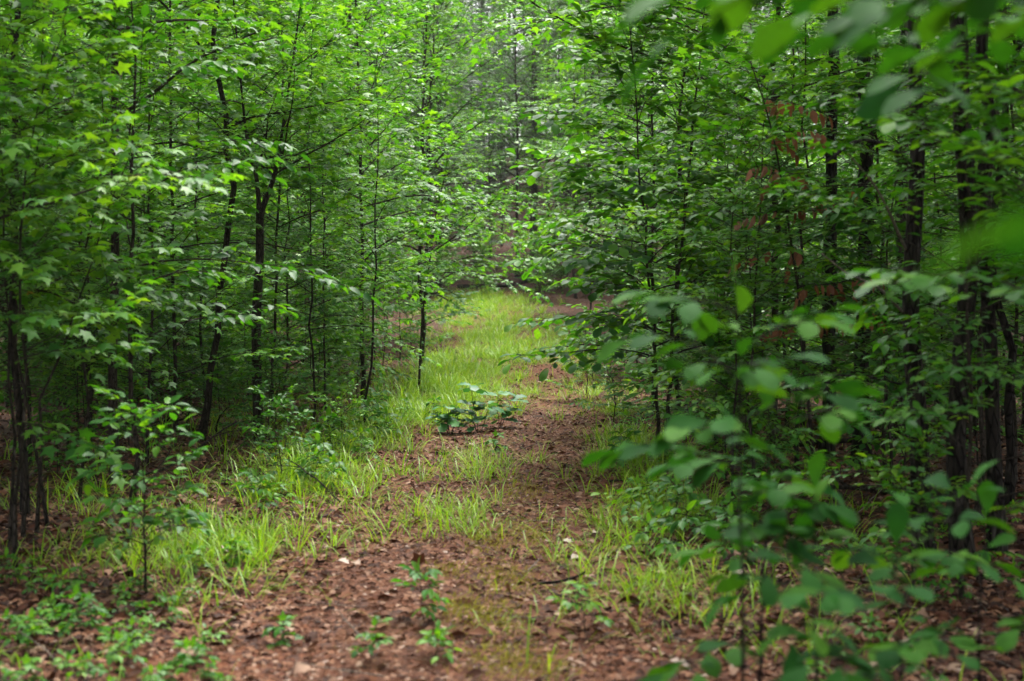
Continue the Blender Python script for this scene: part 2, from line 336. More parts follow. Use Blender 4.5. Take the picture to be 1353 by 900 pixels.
UND = [tree_thing("understory_tree", grow(161 + i, h, r, b, bl, nb, tp, 0.095, 0.055, 0.06, twigs=13, twl=0.9, taper=0.5, lift=0.03), m, BARK)
       for i, (h, r, b, bl, nb, tp, m) in enumerate([(9, 0.05, 0.24, 2.9, 44, MAPLE, LEAF), (11, 0.06, 0.28, 3.2, 48, OVATE, LEAFD), (8, 0.045, 0.2, 2.7, 40, OVATE, LEAF)])]
TALL = [tree_thing("tall_oak_tree", grow(191 + i, h, r, 0.36, 4.2, 54, OVATE, 0.15, 0.1, 0.03, twigs=11, twl=1.2, taper=0.5, lift=0.03, sides=9), LEAFD, m)
        for i, (h, r, m) in enumerate([(19, 0.13, BARKP), (22, 0.16, BARKP), (17, 0.11, BARKD)])]
PIN = [tree_thing("pine_tree", grow(221 + i, h, r, b, bl, nb, TUFT, 0.24, 0.06, 0.02, e0=0.12, twigs=13, twl=0.9, taper=0.7, lift=0.01, droop=0.1, roll=0.6, sides=9), PINE, BARKP)
       for i, (h, r, b, bl, nb) in enumerate([(16, 0.14, 0.2, 3.4, 64), (20, 0.17, 0.25, 3.6, 70), (11, 0.09, 0.16, 2.8, 50)])]
LOW = [tree_thing("young_sapling", grow(241 + i, h, r, b, bl, nb, tp, ls, 0.045, 0.09, twigs=7, twl=0.35, taper=0.3, e0=0.35), m, BARK)
       for i, (h, r, b, bl, nb, tp, ls, m) in enumerate([(2.2, 0.009, 0.12, 0.8, 20, MAPLE, 0.09, LEAF), (1.7, 0.007, 0.15, 0.65, 16, OVATE, 0.08, LEAF), (2.7, 0.011, 0.15, 0.9, 22, OVATE, 0.09, LEAFD), (1.4, 0.006, 0.12, 0.55, 15, MAPLE, 0.085, LEAF)])]
BUSH = [tree_thing("leafy_shrub", grow(251 + i, h, 0.008, 0.05, bl, nb, tp, ls, 0.035, 0.1, twigs=6, twl=0.3, e0=0.7), m, BARK)
        for i, (h, bl, nb, tp, ls, m) in enumerate([(1.1, 0.7, 16, OVATE, 0.085, LEAFD), (0.8, 0.5, 13, OVATE, 0.07, LEAF), (1.4, 0.8, 18, MAPLE, 0.09, LEAF)])]
SEED = [tree_thing("tree_seedling", grow(271 + i, h, 0.003, 0.35, bl, nb, tp, ls, 0.04, 0.12, twigs=2, twl=0.08, e0=0.35), m, BARK)
        for i, (h, bl, nb, tp, ls, m) in enumerate([(0.24, 0.14, 6, OVATE, 0.06, LEAF), (0.16, 0.11, 5, MAPLE, 0.065, LEAF), (0.34, 0.17, 7, OVATE, 0.075, LEAFD), (0.12, 0.09, 5, OVATE, 0.05, LEAF)])]

for lst, kinds in ((SAP, "ssss"), (GUM, "ooo"), (UND, "soo"), (LOW, "soos"), (BUSH, "oos"), (TALL, "ooo"), (PIN, "nnn"), (SEED, "osoo")):
    for p, k in zip(lst, kinds): p["leaf"] = {"s": "star", "o": "oval", "n": "needle"}[k]
# ------------------------------------------------------------------ placement
taken = []
def clear(x, y, dmin):
    return all((x - a) ** 2 + (y - b) ** 2 > (dmin * e) ** 2 for a, b, e in taken)
WEDGE = [(-2.5 / 14, 0.028, 14.2), ((1210 - 676.5) / FPX, 0.02, 8.5), ((152 - 676.5) / FPX, 0.012, 10.8), ((1080 - 676.5) / FPX, 0.03, 9.9)]
def left_edge(y): return float(TX(y)) - 1.85 - 0.012 * y
def right_edge(y): return float(TX(y)) + 1.5 + 0.012 * y
def scatter(n, y0, y1, side, dmin, kinds, name, sc, cat, labelf, group, margin=1.5, inset=0.0, pw=1.0):
    k = 0; tries = 0
    while k < n and tries < n * 60:
        tries += 1
        y = y0 + (y1 - y0) * rng.uniform() ** pw
        lo = (0.36 * y + margin)
        if side < 0: x = rng.uniform(-lo, left_edge(y) - inset)
        elif side > 0: x = rng.uniform(right_edge(y) + inset, lo)
        else: x = rng.uniform(-lo, lo)
        if not clear(x, y, dmin) or any(y < wy and abs(x / y - ws) < wd + 0.9 / y * 0.5 for ws, wd, wy in WEDGE): continue
        taken.append((x, y, 1.0))
        p = kinds[rng.integers(len(kinds))]
        lab = labelf(x, y)
        if "leafy" in lab:
            lab = lab.replace("leafy", "star-leaved" if p["leaf"] == "star" else "oval-leaved", 1)
            b3 = (y - y0) / (y1 - y0); lab = lab + (", front rows" if b3 < 0.33 else ", middle rows" if b3 < 0.67 else ", back rows")
        place(p, x, y, rng.uniform(0, 6.28), rng.uniform(*sc), lab, cat, group); k += 1

# ---- single trees that can be told apart in the photograph
def hero(name, label, cat, x, y, parts, lm, bm, extra=None, group=None):
    r = tree_thing(name, parts, lm, bm, (x, y, tz(x, y))); tag(r, label, cat, group); taken.append((x, y, 1.0))
    return r
def P3(px, py, d): return np.array([(px - 676.5) / FPX * d, d, CAM_H - (py - HORIZON) / FPX * d])
def rel(pts, x, y): return np.array(pts) - np.array([x, y, tz(x, y)])

# stout trunk at the right with bare limbs
x, y = 2.42, 8.3
wb = MB(); pth = smooth_path(rel([(x, y, -0.1), P3(1214, 560, 8.3), P3(1203, 400, 8.3), P3(1210, 210, 8.32), P3(1204, 40, 8.35), (2.3, 8.5, 6.5), (2.2, 8.7, 10.5), (2.2, 8.8, 14)], x, y), 40)
for pts, r0 in [([P3(1204, 222, 8.3), P3(1170, 195, 8.1), P3(1130, 188, 7.9), P3(1090, 215, 7.7)], 0.02), ([P3(1212, 195, 8.3), P3(1255, 193, 8.4), P3(1285, 215, 8.6)], 0.022), ([P3(1203, 120, 8.3), P3(1180, 150, 8.0), P3(1150, 170, 7.7)], 0.012)]:
    wb.tube(smooth_path(rel(pts, x, y), 14), np.linspace(r0, r0 * 0.4, 14), 6)
st = grow(301, 14, 0.062, 0.64, 2.6, 26, OVATE, 0.12, 0.07, path=pth, twigs=9, twl=0.7, sides=10, wb=wb)
big = hero("dark_trunked_tree", "stout dark trunk with furrowed bark and bare limbs at eye height on the right", "tree", x, y, st, LEAFD, BARKD)
dead = MB()
for pts, r0 in [([P3(1196, 330, 8.3), P3(1160, 255, 7.9), P3(1118, 203, 7.6)], 0.011), ([P3(1192, 412, 8.3), P3(1160, 380, 8.0), P3(1120, 362, 7.8), P3(1085, 335, 7.7)], 0.009)]:
    dead.tube(smooth_path(rel(pts, x, y), 12), np.linspace(r0, r0 * 0.4, 12), 6)
tag(dead.build("dead_branch", TWIG, big), "pale bare dead branch")
def trunk_tree(seed, label, px, py, r, h, lean, base=0.4, blen=2.4, bm=BARKD, lm=LEAFD, tp=OVATE, d=None, nb=24, wig=0.05):
    d = d or CAM_H * FPX / (py - HORIZON); x = (px - 676.5) / FPX * d
    return hero("dark_trunked_tree" if bm == BARKD else "slender_tree", label, "tree", x, d, grow(seed, h, r, base, blen, nb, tp, 0.115, 0.065, wig, lean, twigs=9, twl=0.7, sides=9), lm, bm)
trunk_tree(302, "thick near-black trunk close to the right edge, just right of the furrowed trunk", 1280, 752, 0.056, 11, (-0.01, 0.02))
trunk_tree(303, "dark trunk at the far right edge, behind the near-black trunk", 1322, 728, 0.045, 9, (0.015, 0.02))
trunk_tree(304, "dark trunk left of the furrowed trunk, at the back of the arching twig", 1140, 0, 0.07, 12, (0.0, 0.01), d=12.2)
trunk_tree(305, "dark trunk behind the cluster of rusty dead leaves", 1093, 0, 0.06, 12, (0.0, 0.02), d=12.9)
trunk_tree(306, "greyish trunk half hidden behind the furrowed trunk", 1186, 0, 0.07, 12, (0.0, 0.0), d=14.5, bm=BARKP)
trunk_tree(307, "thin crooked dark stem rising beside the right edge of the picture", 1335, 0, 0.03, 7, (0.0, 0.02), d=9.5, blen=1.6, wig=0.12)

# twin-stemmed tree leaning leaf sprays over the trail
x, y = 1.3, 12.6
wb = MB(); pa = smooth_path([(0, 0, -0.05), (-0.02, 0, 0.7), (-0.1, -0.05, 1.7), (-0.2, -0.1, 2.8), (-0.28, -0.1, 4.0)], 16, np.random.default_rng(4), 0.012)
pb = smooth_path([(0.07, 0.02, -0.05), (0.1, 0, 0.7), (0.2, 0.1, 1.8), (0.35, 0.2, 3.2), (0.5, 0.3, 4.6)], 16, np.random.default_rng(5), 0.012)
t1 = grow(311, 4, 0.018, 0.3, 1.15, 34, OBOV, 0.14, 0.06, path=pa, bias=(-0.1, -0.1), twigs=9, twl=0.5, wb=wb, taper=0.35, roll=0.2, droop=0.12)
t2 = grow(312, 4.6, 0.02, 0.3, 1.6, 30, OBOV, 0.14, 0.06, path=pb, twigs=9, twl=0.5, wb=wb, taper=0.35, roll=0.2, droop=0.12)
m2 = MB(); 
for q in (t1[1], t2[1]):
    for V_, L_, T_, R_ in zip(q.v, q.l, q.t, q.r): m2.v.append(V_); m2.l.append(L_ + m2.n); m2.t.append(T_); m2.r.append(R_); m2.n += len(V_)
hero("spreading_tree", "twin-stemmed young tree at the right verge spreading broad leaves over the trail", "tree", x, y, (wb, m2), LEAFD, BARK)
hero("spreading_tree", "young broad-leaved tree just behind the twin-stemmed one, low boughs touching the verge", "tree", 1.75, 14.8, grow(313, 5, 0.025, 0.14, 1.6, 40, OBOV, 0.13, 0.055, bias=(-0.25, -0.1), twigs=9, twl=0.55, taper=0.4), LEAF, BARK)
hero("spreading_tree", "young broad-leaved tree at the right verge where the red rut turns to grass", "tree", 1.8, 18.0, grow(314, 5.6, 0.028, 0.1, 1.6, 40, OBOV, 0.12, 0.06, bias=(-0.2, -0.2), twigs=9, twl=0.55, taper=0.4), LEAF, BARK)
hero("maple_tree", "bright yellow-green maple with a dark bough reaching out at the top right of the clearing", "tree", 2.6, 14.0, grow(315, 7.5, 0.04, 0.42, 2.6, 30, MAPLE, 0.11, 0.06, bias=(-0.45, -0.1), twigs=10, twl=0.7, taper=0.5), LEAF, BARK)

# sapling with rusty dead leaves
g = np.random.default_rng(7); x, y = 2.12, 9.9
wd = MB(); lv = Leaves(); pp = curve((0, 0, -0.05), (-0.03, 0, 1), 3.2, 12, g, 0.05); wd.tube(pp, np.linspace(0.016, 0.004, 13), 6)
for k in range(20):
    q = pp[5 + k % 7]; a = g.uniform(0, 6.28); B = curve(q, (math.cos(a), math.sin(a), 0.2), g.uniform(0.3, 0.6), 5, g, 0.12, -0.1); wd.tube(B, np.linspace(0.005, 0.002, 6), 4)
    lv.along(B, g, 0.1, 0.045, 0.2, 0.5, 0.1)
lv.d = [d * [0.4, 0.4, 0] - [0, 0, 1.0] for d in lv.d]; cw = MB(); lv.stamp(cw, OVATE, g, 0.5, (1, 0.3, 0.2))
hero("dead_sapling", "dead sapling hung with rusty brown leaves in the right thicket", "sapling", x, y, (wd, cw), RUST, BARK)
# arching bare twig
g = np.random.default_rng(9); x, y = 2.75, 9.0
wd = MB(); wd.tube(smooth_path(rel([(x, y, -0.05), P3(1262, 590, 9.0), P3(1240, 530, 9.0), P3(1180, 505, 8.9), P3(1110, 496, 8.8), P3(1050, 500, 8.7), P3(1000, 540, 8.6)], x, y), 26), np.linspace(0.012, 0.004, 26), 6)
lv = Leaves(); lv.along(rel([P3(1110, 496, 8.8), P3(1050, 500, 8.7), P3(1000, 540, 8.6)], x, y), g, 0.09, 0.07); cw = MB(); lv.stamp(cw, OVATE, g)
hero("arching_sapling", "thin sapling bent over into a low bare arch left of the furrowed trunk", "sapling", x, y, (wd, cw), LEAFD, BARKD)

# left side
trunk_tree(321, "slim upright dark trunk standing clear at the front of the left thicket", 152, 640, 0.038, 9, (0.005, 0.01), base=0.3, blen=1.9, bm=BARK, lm=LEAF, tp=MAPLE, wig=0.03)
trunk_tree(322, "mossy dark trunk at the left edge behind the clump of bent stems", 30, 690, 0.025, 10, (0.012, 0.01), base=0.35, blen=2.0, bm=BARKD, lm=LEAF, tp=MAPLE)
trunk_tree(323, "wavy slender trunk between the slim dark trunk and the forked tree", 262, 585, 0.035, 9, (0.01, 0.0), base=0.3, blen=2.2, bm=BARK, lm=LEAF, tp=MAPLE, wig=0.1)
g = np.random.default_rng(21)
for i, (px, py, h, lx) in enumerate([(8, 735, 2.6, -0.06), (26, 720, 3.2, 0.05), (44, 715, 2.2, 0.22), (16, 760, 2.8, 0.1), (62, 700, 3.0, -0.03), (100, 668, 3.6, 0.02)]):
    d = CAM_H * FPX / (py - HORIZON); x = (px - 676.5) / FPX * d
    hero("bent_sapling", ["bent thin stem at the bottom of the left edge", "upright thin dark stem in the clump at the left edge", "thin stem leaning right out of the clump at the left edge", "thin stem at the front of the clump at the left edge", "thin stem just right of the clump at the left edge", "thin straight stem between the left-edge clump and the slim dark trunk"][i],
         "sapling", x, d, grow(330 + i, h, 0.011, 0.4, 0.9, 12, MAPLE, 0.1, 0.05, 0.1, (lx, 0), twigs=6, twl=0.4), LEAF, BARK)
x, y = -2.5, 14.0
wb = MB(); fz = rel([P3(344, 285, 14)], x, y)[0]
for e, r0 in [(P3(327, 180, 14), 0.026), (P3(372, 190, 14.2), 0.03)]:
    q = rel([e], x, y)[0]; br = smooth_path([fz, fz * 0.5 + q * 0.5 + [0.03, 0, 0], q, q + (q - fz) * 1.2 + [0, 0, 0.8]], 18)
    tw = grow(int(341 + r0 * 1000), 3, r0, 0.35, 1.7, 22, MAPLE, 0.085, 0.05, path=br, twigs=9, twl=0.6, wb=wb)
    if r0 == 0.026: cA = tw[1]
    else: cB = tw[1]
wb.tube(smooth_path([(0, 0, -0.08), fz * 0.5 + [-0.03, 0, 0], fz * 0.8, fz], 16), np.linspace(0.052, 0.038, 16), 9)
m2 = MB()
for q in (cA, cB):
    for V_, L_, T_, R_ in zip(q.v, q.l, q.t, q.r): m2.v.append(V_); m2.l.append(L_ + m2.n); m2.t.append(T_); m2.r.append(R_); m2.n += len(V_)
hero("forked_tree", "brown-barked tree forking into a V above head height in the left thicket", "tree", x, y, (wb, m2), LEAF, BARK)
hero("maple_sapling", "maple sapling at the left frame edge reaching long pale-tipped leaf sprays to the right", "sapling", -3.0, 7.7, grow(351, 4.8, 0.025, 0.3, 1.6, 26, MAPLE, 0.085, 0.05, bias=(0.35, 0), twigs=10, twl=0.5), LEAF, BARK)
hero("maple_sapling", "low maple sapling in front of the left-edge clump, leaves at waist height", "sapling", -2.75, 7.4, grow(352, 2.4, 0.014, 0.3, 0.9, 18, MAPLE, 0.1, 0.05, bias=(0.2, 0), twigs=8, twl=0.4), LEAFD, BARK)
hero("black_gum_sapling", "oval-leaved sapling beside the slim dark trunk in the left thicket", "sapling", -2.6, 9.6, grow(353, 3.8, 0.018, 0.25, 1.3, 24, OVATE, 0.1, 0.05, bias=(0.25, 0), twigs=9, twl=0.45), LEAFD, BARK)
hero("maple_sapling", "maple sapling at the left verge whose bright crown overhangs the grass", "sapling", -2.0, 19.0, grow(354, 6.4, 0.03, 0.2, 1.8, 40, MAPLE, 0.085, 0.05, bias=(0.35, -0.1), twigs=10, twl=0.6), LEAF, BARK)
hero("maple_sapling", "tall bright maple at the left verge whose top boughs lean far across the trail", "sapling", -1.6, 25.0, grow(355, 8.5, 0.035, 0.14, 2.7, 62, MAPLE, 0.095, 0.05, bias=(0.45, -0.1), twigs=11, twl=0.8), LEAF, BARK)
hero("maple_sapling", "leafy maple beyond the tall bright one, the last to overhang the trail from the left", "sapling", -2.0, 32.0, grow(359, 9.5, 0.04, 0.12, 2.8, 60, MAPLE, 0.1, 0.055, bias=(0.4, -0.1), twigs=11, twl=0.8), LEAF, BARK)
hero("thin_sapling", "thin leaning V-shaped pair of stems at the left verge beyond the oak seedlings", "sapling", -1.35, 20.5, grow(356, 3.6, 0.016, 0.25, 1.1, 22, MAPLE, 0.1, 0.05, 0.05, (0.12, 0), twigs=8, twl=0.45), LEAF, BARK)
hero("thin_sapling", "thin dark stem at the left verge level with the oak seedlings", "sapling", -1.58, 15.2, grow(357, 4.2, 0.014, 0.3, 1.3, 24, MAPLE, 0.1, 0.05, 0.08, (0.03, 0), twigs=8, twl=0.5), LEAF, BARK)
hero("leafy_shrub", "knee-high shrub with oval leaves at the left front of the trail", "shrub", -1.82, 7.0, grow(358, 0.85, 0.007, 0.12, 0.5, 17, OVATE, 0.075, 0.04, 0.12, twigs=6, twl=0.22, e0=0.5), LEAFD, BARK)

# foreground at the right: big blurred leaves close to the camera
fg = [(992, 3.7, 1.5, 0.42, (-0.15, 0.0), "slender foreground sapling with broad blurred leaves held out over the trail"),
      (1015, 4.1, 1.15, 0.42, (0.1, 0.0), "foreground sapling just right of the one leaning over the trail, shorter"),
      (1068, 3.9, 0.95, 0.5, (0.1, 0.0), "foreground sapling midway between the leaning one and the thick-stemmed one"),
      (1192, 3.6, 0.85, 0.6, (-0.1, 0.0), "thick-stemmed dark foreground sapling with large dull leaves at the lower right"),
      (1300, 4.4, 0.8, 0.45, (0.0, 0.0), "foreground sapling with large leaves at the lower right corner")]
for i, (px, d, h, bl, bi, lab) in enumerate(fg):
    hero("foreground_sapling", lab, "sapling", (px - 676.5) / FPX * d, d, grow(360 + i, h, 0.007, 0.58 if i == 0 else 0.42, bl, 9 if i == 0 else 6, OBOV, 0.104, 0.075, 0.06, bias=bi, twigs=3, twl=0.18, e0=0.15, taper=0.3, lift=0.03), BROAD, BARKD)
g = np.random.default_rng(31); x, y = 1.35, 1.75
wd = MB(); lv = Leaves(); wd.tube(smooth_path([(0, 0, -0.1), (0.03, 0, 1.0), (0, 0.05, 2.2), (0.1, 0.1, 3.6), (0.1, 0.1, 5)], 20), np.linspace(0.035, 0.01, 20), 8)
lim = [[(1.36, 1.8, 1.75), (1.1, 2.0, 1.93), (0.75, 2.15, 1.98), (0.45, 2.3, 1.93), (0.28, 2.35, 1.9)], [(1.36, 1.8, 1.9), (1.05, 2.3, 2.02), (0.85, 2.6, 1.97), (0.6, 2.8, 1.93)], [(1.36, 1.8, 1.6), (1.1, 1.3, 1.62), (0.6, 0.95, 1.6), (0.36, 0.93, 1.55)],
       [(1.36, 1.8, 1.9), (1.2, 2.6, 2.0), (1.05, 3.1, 1.98), (0.9, 3.3, 1.9)], [(1.36, 1.8, 2.1), (1.1, 2.4, 2.2), (0.8, 2.9, 2.15), (0.55, 3.2, 2.08)],
       [(1.36, 1.8, 1.8), (1.0, 1.9, 1.86), (0.7, 1.8, 1.87), (0.42, 1.75, 1.83)], [(1.36, 1.8, 1.85), (1.1, 2.2, 1.95), (0.9, 2.3, 1.93), (0.65, 2.35, 1.88)]]
for i, pts in enumerate(lim):
    B = smooth_path(rel(pts, x, y), 14) + ([0, 0, 0.085] if i != 2 else [0.0, 0, 0]); wd.tube(B, np.linspace(0.005, 0.0015, 14), 5)
    if i == 2: lv.along(B[11:], g, 0.1, 0.08, 0.4, 0.9, 0.15); continue
    for k in range(4, 14, 2):
        W = curve(B[k], norm(B[min(k + 1, 13)] - B[k - 1]) * 0.5 + [g.normal(0, 0.5), g.normal(0, 0.5), 0.05], 0.22, 4, g, 0.1); wd.tube(W, np.linspace(0.003, 0.0012, 5), 4); lv.along(W, g, 0.125, 0.06, 0.15)
    lv.along(B[5:], g, 0.125, 0.06, 0)
g3 = np.random.default_rng(32)
for k in range(16):
    a = g3.uniform(0, 6.28); B = curve((0.07, 0.08, g3.uniform(2.5, 4.9)), (math.cos(a), math.sin(a), 0.3), 1.1, 7, g3, 0.1, -0.05); wd.tube(B, np.linspace(0.006, 0.002, 8), 4); lv.along(B, g3, 0.1, 0.05, 0.2)
cw = MB(); lv.stamp(cw, OBOV, g, 0.3)
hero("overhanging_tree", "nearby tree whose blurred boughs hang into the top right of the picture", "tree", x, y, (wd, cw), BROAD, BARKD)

# oak seedlings on the trail
def oak_seedling(seed, h, whorls, ls):
    g = np.random.default_rng(seed); wd = MB(); p, d, sz = [], [], []
    for (a, hh, n) in whorls:
        st = curve((0, 0, -0.02), (math.cos(a) * 0.5, math.sin(a) * 0.5, 1), hh, 6, g, 0.08, 0.08); wd.tube(st, np.linspace(0.005, 0.003, 7), 6)
        for k in range(n):
            b = k * 2.4 + g.uniform(0, 0.5); q = st[-1] if k < n * 0.6 else st[4]
            d.append((math.cos(b), math.sin(b), g.uniform(-0.35, 0.35))); p.append(q + np.array([0, 0, g.uniform(-0.03, 0.03)])); sz.append(ls * g.uniform(0.75, 1.2))
    X, Y, Z = frames(np.array(d), (0, 0, 1), g, 0.25); m = MB(); m.stamp(OAK, np.array(p), X, Y, Z, np.array(sz), g.uniform(0, 1, len(p))); return wd, m
for px, py, h, wh, ls, lab in [(594, 572, 0, [(3.0, 0.24, 10), (0.3, 0.3, 10), (1.5, 0.34, 9), (4.4, 0.22, 8)], 0.19, "spreading oak seedling, leftmost and lowest of the patch on the trail"), (632, 572, 0, [(1.5, 0.52, 11), (0.5, 0.34, 9), (4, 0.2, 8), (2.6, 0.3, 8)], 0.18, "upright oak seedling, tallest of the patch on the trail"), (659, 568, 0, [(0.2, 0.36, 9), (1.6, 0.42, 9), (5.5, 0.25, 7)], 0.19, "oak seedling with a drooping pale leaf, right end of the patch on the trail")]:
    d = CAM_H * FPX / (py - HORIZON); x = (px - 676.5) / FPX * d
    hero("oak_seedling", lab, "seedling", x, d, oak_seedling(int(px), h, wh, ls), OAKL, BARK, group="oak seedlings on the trail")

for x, y, k, sc, lab in [(2.75, 7.3, 1, 0.8, "oval-leaved sapling in front of the near-black trunk at the right"), (1.45, 9.4, 2, 0.8, "oval-leaved sapling standing left of the furrowed trunk"), (3.05, 9.3, 1, 1.0, "oval-leaved sapling behind the trunks at the right edge"), (2.3, 11.4, 0, 1.0, "oval-leaved sapling behind the dead rusty one"), (2.2, 6.9, 0, 0.75, "oval-leaved sapling in front of the furrowed trunk"), (3.3, 8.2, 1, 0.9, "oval-leaved sapling at the very right edge")]:
    place(GUM[k], x, y, x * 5, sc, lab, "sapling"); taken.append((x, y, 1.0))
for x, y, k in [(4.6, 8.8, 0), (6.0, 12.5, 1), (3.0, 2.0, 2), (-5.8, 9.5, 1), (-3.2, 1.0, 0)]:  # trees out of view, added so their crowns darken thicket and foreground
    place(TALL[k], x, y, x * 3, 1.0, "unseen tall tree added just outside the picture to shade the thicket and foreground", "tree", "unseen shade trees added beside the picture"); taken.append((x, y, 1.5))
hero("maple_sapling", "maple sapling leaning in from the right edge, blurred leaves crossing the furrowed trunk", "sapling", 2.15, 5.4, grow(371, 2.7, 0.012, 0.42, 1.0, 20, OBOV, 0.1, 0.05, bias=(-0.35, 0), twigs=7, twl=0.4, roll=0.2, droop=0.12), LEAFD, BARK)
hero("black_gum_sapling", "tall oval-leaved sapling outside the right edge whose sprays cover the upper right trunks", "sapling", 2.75, 6.9, grow(372, 4.4, 0.016, 0.4, 1.3, 26, OVATE, 0.095, 0.05, bias=(-0.35, 0.1), twigs=8, twl=0.5, roll=0.2, droop=0.12), LEAFD, BARK)
hero("maple_sapling", "bright star-leaved sapling with flat sprays just left of the dark right trunks", "sapling", 1.75, 10.2, grow(373, 3.0, 0.013, 0.2, 1.3, 28, MAPLE, 0.095, 0.05, bias=(-0.1, -0.1), twigs=8, twl=0.5, roll=0.18, droop=0.1), LEAF, BARK)
# low shrubs along the verges
for i, (x, y, k, sc, lab) in enumerate([(1.15, 16.2, 0, 0.8, "low dark shrub under the boughs at the right verge"), (1.05, 19.5, 2, 0.7, "low bushy shrub at the right verge where the grass begins"), (1.3, 22.5, 0, 0.9, "rounded shrub far along the right verge"), (-1.5, 12.4, 1, 0.7, "small bright shrub in the grass of the left verge"), (-1.75, 10.6, 0, 0.6, "small dark shrub behind the front left shrub"), (1.9, 11.5, 1, 0.9, "leafy shrub at the foot of the twin-stemmed tree"), (-2.0, 28, 2, 1.1, "bushy shrub far along the left verge"), (0.9, 47, 2, 1.3, "shrub at the far end of the grassy trail"), (1.6, 8.6, 1, 0.8, "leafy shrub behind the foreground saplings"), (2.0, 7.0, 0, 0.7, "dark shrub at the foot of the near-black trunk"), (-2.3, 13.6, 0, 0.9, "leafy shrub among the stems of the left thicket")]):
    place(BUSH[k], x, y, i * 1.7, sc, lab, "shrub"); taken.append((x, y, 0.6))

scatter(30, 9, 18, -1, 0.75, SAP + SAP + GUM, "s", (0.75, 1.1), "sapling", lambda x, y: "thin leafy sapling in the near thicket left of the trail", "saplings in the near thicket left of the trail")
scatter(44, 18, 38, -1, 1.0, SAP + SAP + GUM, "s", (0.9, 1.3), "sapling", lambda x, y: "thin leafy sapling farther back left of the trail", "saplings farther back left of the trail")
scatter(22, 9.5, 18, 1, 0.75, GUM + GUM + SAP, "s", (0.75, 1.1), "sapling", lambda x, y: "thin leafy sapling in the near thicket right of the trail", "saplings in the near thicket right of the trail", inset=0.5)
scatter(40, 18, 38, 1, 1.0, GUM + SAP, "s", (0.9, 1.3), "sapling", lambda x, y: "thin leafy sapling farther back right of the trail", "saplings farther back right of the trail")
scatter(20, 15, 48, -1, 1.4, UND, "u", (0.85, 1.2), "tree", lambda x, y: "slender leafy understory tree among the saplings left of the trail", "understory trees left of the trail", 2, 0.8)
scatter(20, 15, 48, 1, 1.4, UND, "u", (0.85, 1.2), "tree", lambda x, y: "slender leafy understory tree among the saplings right of the trail", "understory trees right of the trail", 2, 0.8)
scatter(18, 17, 60, -1, 2.0, TALL, "t", (0.85, 1.1), "tree", lambda x, y: "tall straight trunk rising through the thicket left of the trail", "tall trees left of the trail", 4, 2.0)
scatter(16, 17, 60, 1, 2.0, TALL, "t", (0.85, 1.1), "tree", lambda x, y: "tall straight trunk rising through the thicket right of the trail", "tall trees right of the trail", 4, 2.0)
scatter(44, 53, 95, 0, 2.0, PIN, "p", (0.8, 1.2), "tree", lambda x, y: "hazy dark pine on the brown slope beyond the trail's end", "pines on the slope beyond the trail", 2)
for i, (x, y, k, sc) in enumerate([(-2.6, 50, 0, 1.1), (2.2, 49, 2, 1.0), (0.2, 57, 1, 1.1), (3.4, 56, 0, 1.2), (-1.6, 61, 2, 1.3), (1.9, 64, 0, 1.3), (-3.6, 57, 1, 1.0), (4.6, 62, 2, 1.2)]):
    place(UND[k], x, y, i * 2.3, sc, "leafy broadleaf tree closing the view at the end of the trail", "tree", "broadleaf trees closing the end of the trail"); taken.append((x, y, 1.0))
scatter(40, 50, 95, 0, 1.8, UND, "u", (0.9, 1.4), "tree", lambda x, y: "leafy broadleaf tree on the brown slope beyond the trail's end", "broadleaf trees on the slope beyond the trail", 2)

scatter(26, 9, 26, -1, 0.5, BUSH, "b", (0.5, 0.9), "shrub", lambda x, y: "low leafy shrub on the shaded floor of the left thicket", "shrubs under the left thicket", 0.3, 0.4)
scatter(30, 8.5, 26, 1, 0.5, BUSH, "b", (0.6, 1.1), "shrub", lambda x, y: "low leafy shrub on the shaded floor of the right thicket", "shrubs under the right thicket", 0.3, 0.0)
for i, (x, y) in enumerate([(0.9, 50), (1.8, 51.5), (0.3, 53), (2.6, 50.5), (-0.6, 55), (-2.6, 52), (-3.4, 50), (1.3, 55), (3.2, 53.5), (-1.6, 57)]):
    place(BUSH[i % 3], x, y, i * 1.9, 1.1 + 0.08 * (i % 4), "green shrub in the brown leaf litter just past the end of the grass", "shrub", "shrubs just past the end of the grass"); taken.append((x, y, 0.5))
scatter(40, 47, 66, 0, 0.7, BUSH, "b", (0.9, 1.8), "shrub", lambda x, y: "shrub on the brown slope beyond the end of the trail", "shrubs on the slope beyond the trail", -10)
scatter(66, 10, 26, -1, 0.45, LOW, "l", (0.7, 1.1), "sapling", lambda x, y: "young leafy sapling, green to the ground, fronting the left thicket", "young saplings fronting the left thicket", -0.6, -0.1, 0.9)
scatter(34, 9.5, 26, 1, 0.5, LOW, "l", (0.7, 1.1), "sapling", lambda x, y: "young leafy sapling, green to the ground, in the right thicket", "young saplings fronting the right thicket", -0.4, 0.2, 0.9)
# far woods that read as one mass
g = np.random.default_rng(77); mb = MB(); tb = MB(); P_, D_, S_ = [], [], []
for k in range(190):
    y = g.uniform(90, 145); x = g.uniform(-0.38 * y, 0.38 * y); z = tz(x, y); h = g.uniform(14, 24)
    tb.tube([(x, y, z - 0.3), (x + 0.1, y, z + h * 0.5), (x, y, z + h)], [0.22, 0.16, 0.04], 6)
    for c in range(16):
        c0 = np.array([x, y, z + h * g.uniform(0.18, 1)]) + g.normal(0, 1.3, 3); n = 110
        P_.append(c0 + g.normal(0, 1, (n, 3)) * [1.1, 1.1, 0.35]); D_.append(g.normal(0, 1, (n, 3)) * [1, 1, 0.3]); S_.append(g.uniform(0.2, 0.42, n))
P_ = np.concatenate(P_); X, Y, Z = frames(np.concatenate(D_), (0, 0, 1), g, 0.4); mb.stamp(OVATE, P_, X, Y, Z, np.concatenate(S_), g.uniform(0, 1, len(P_)))
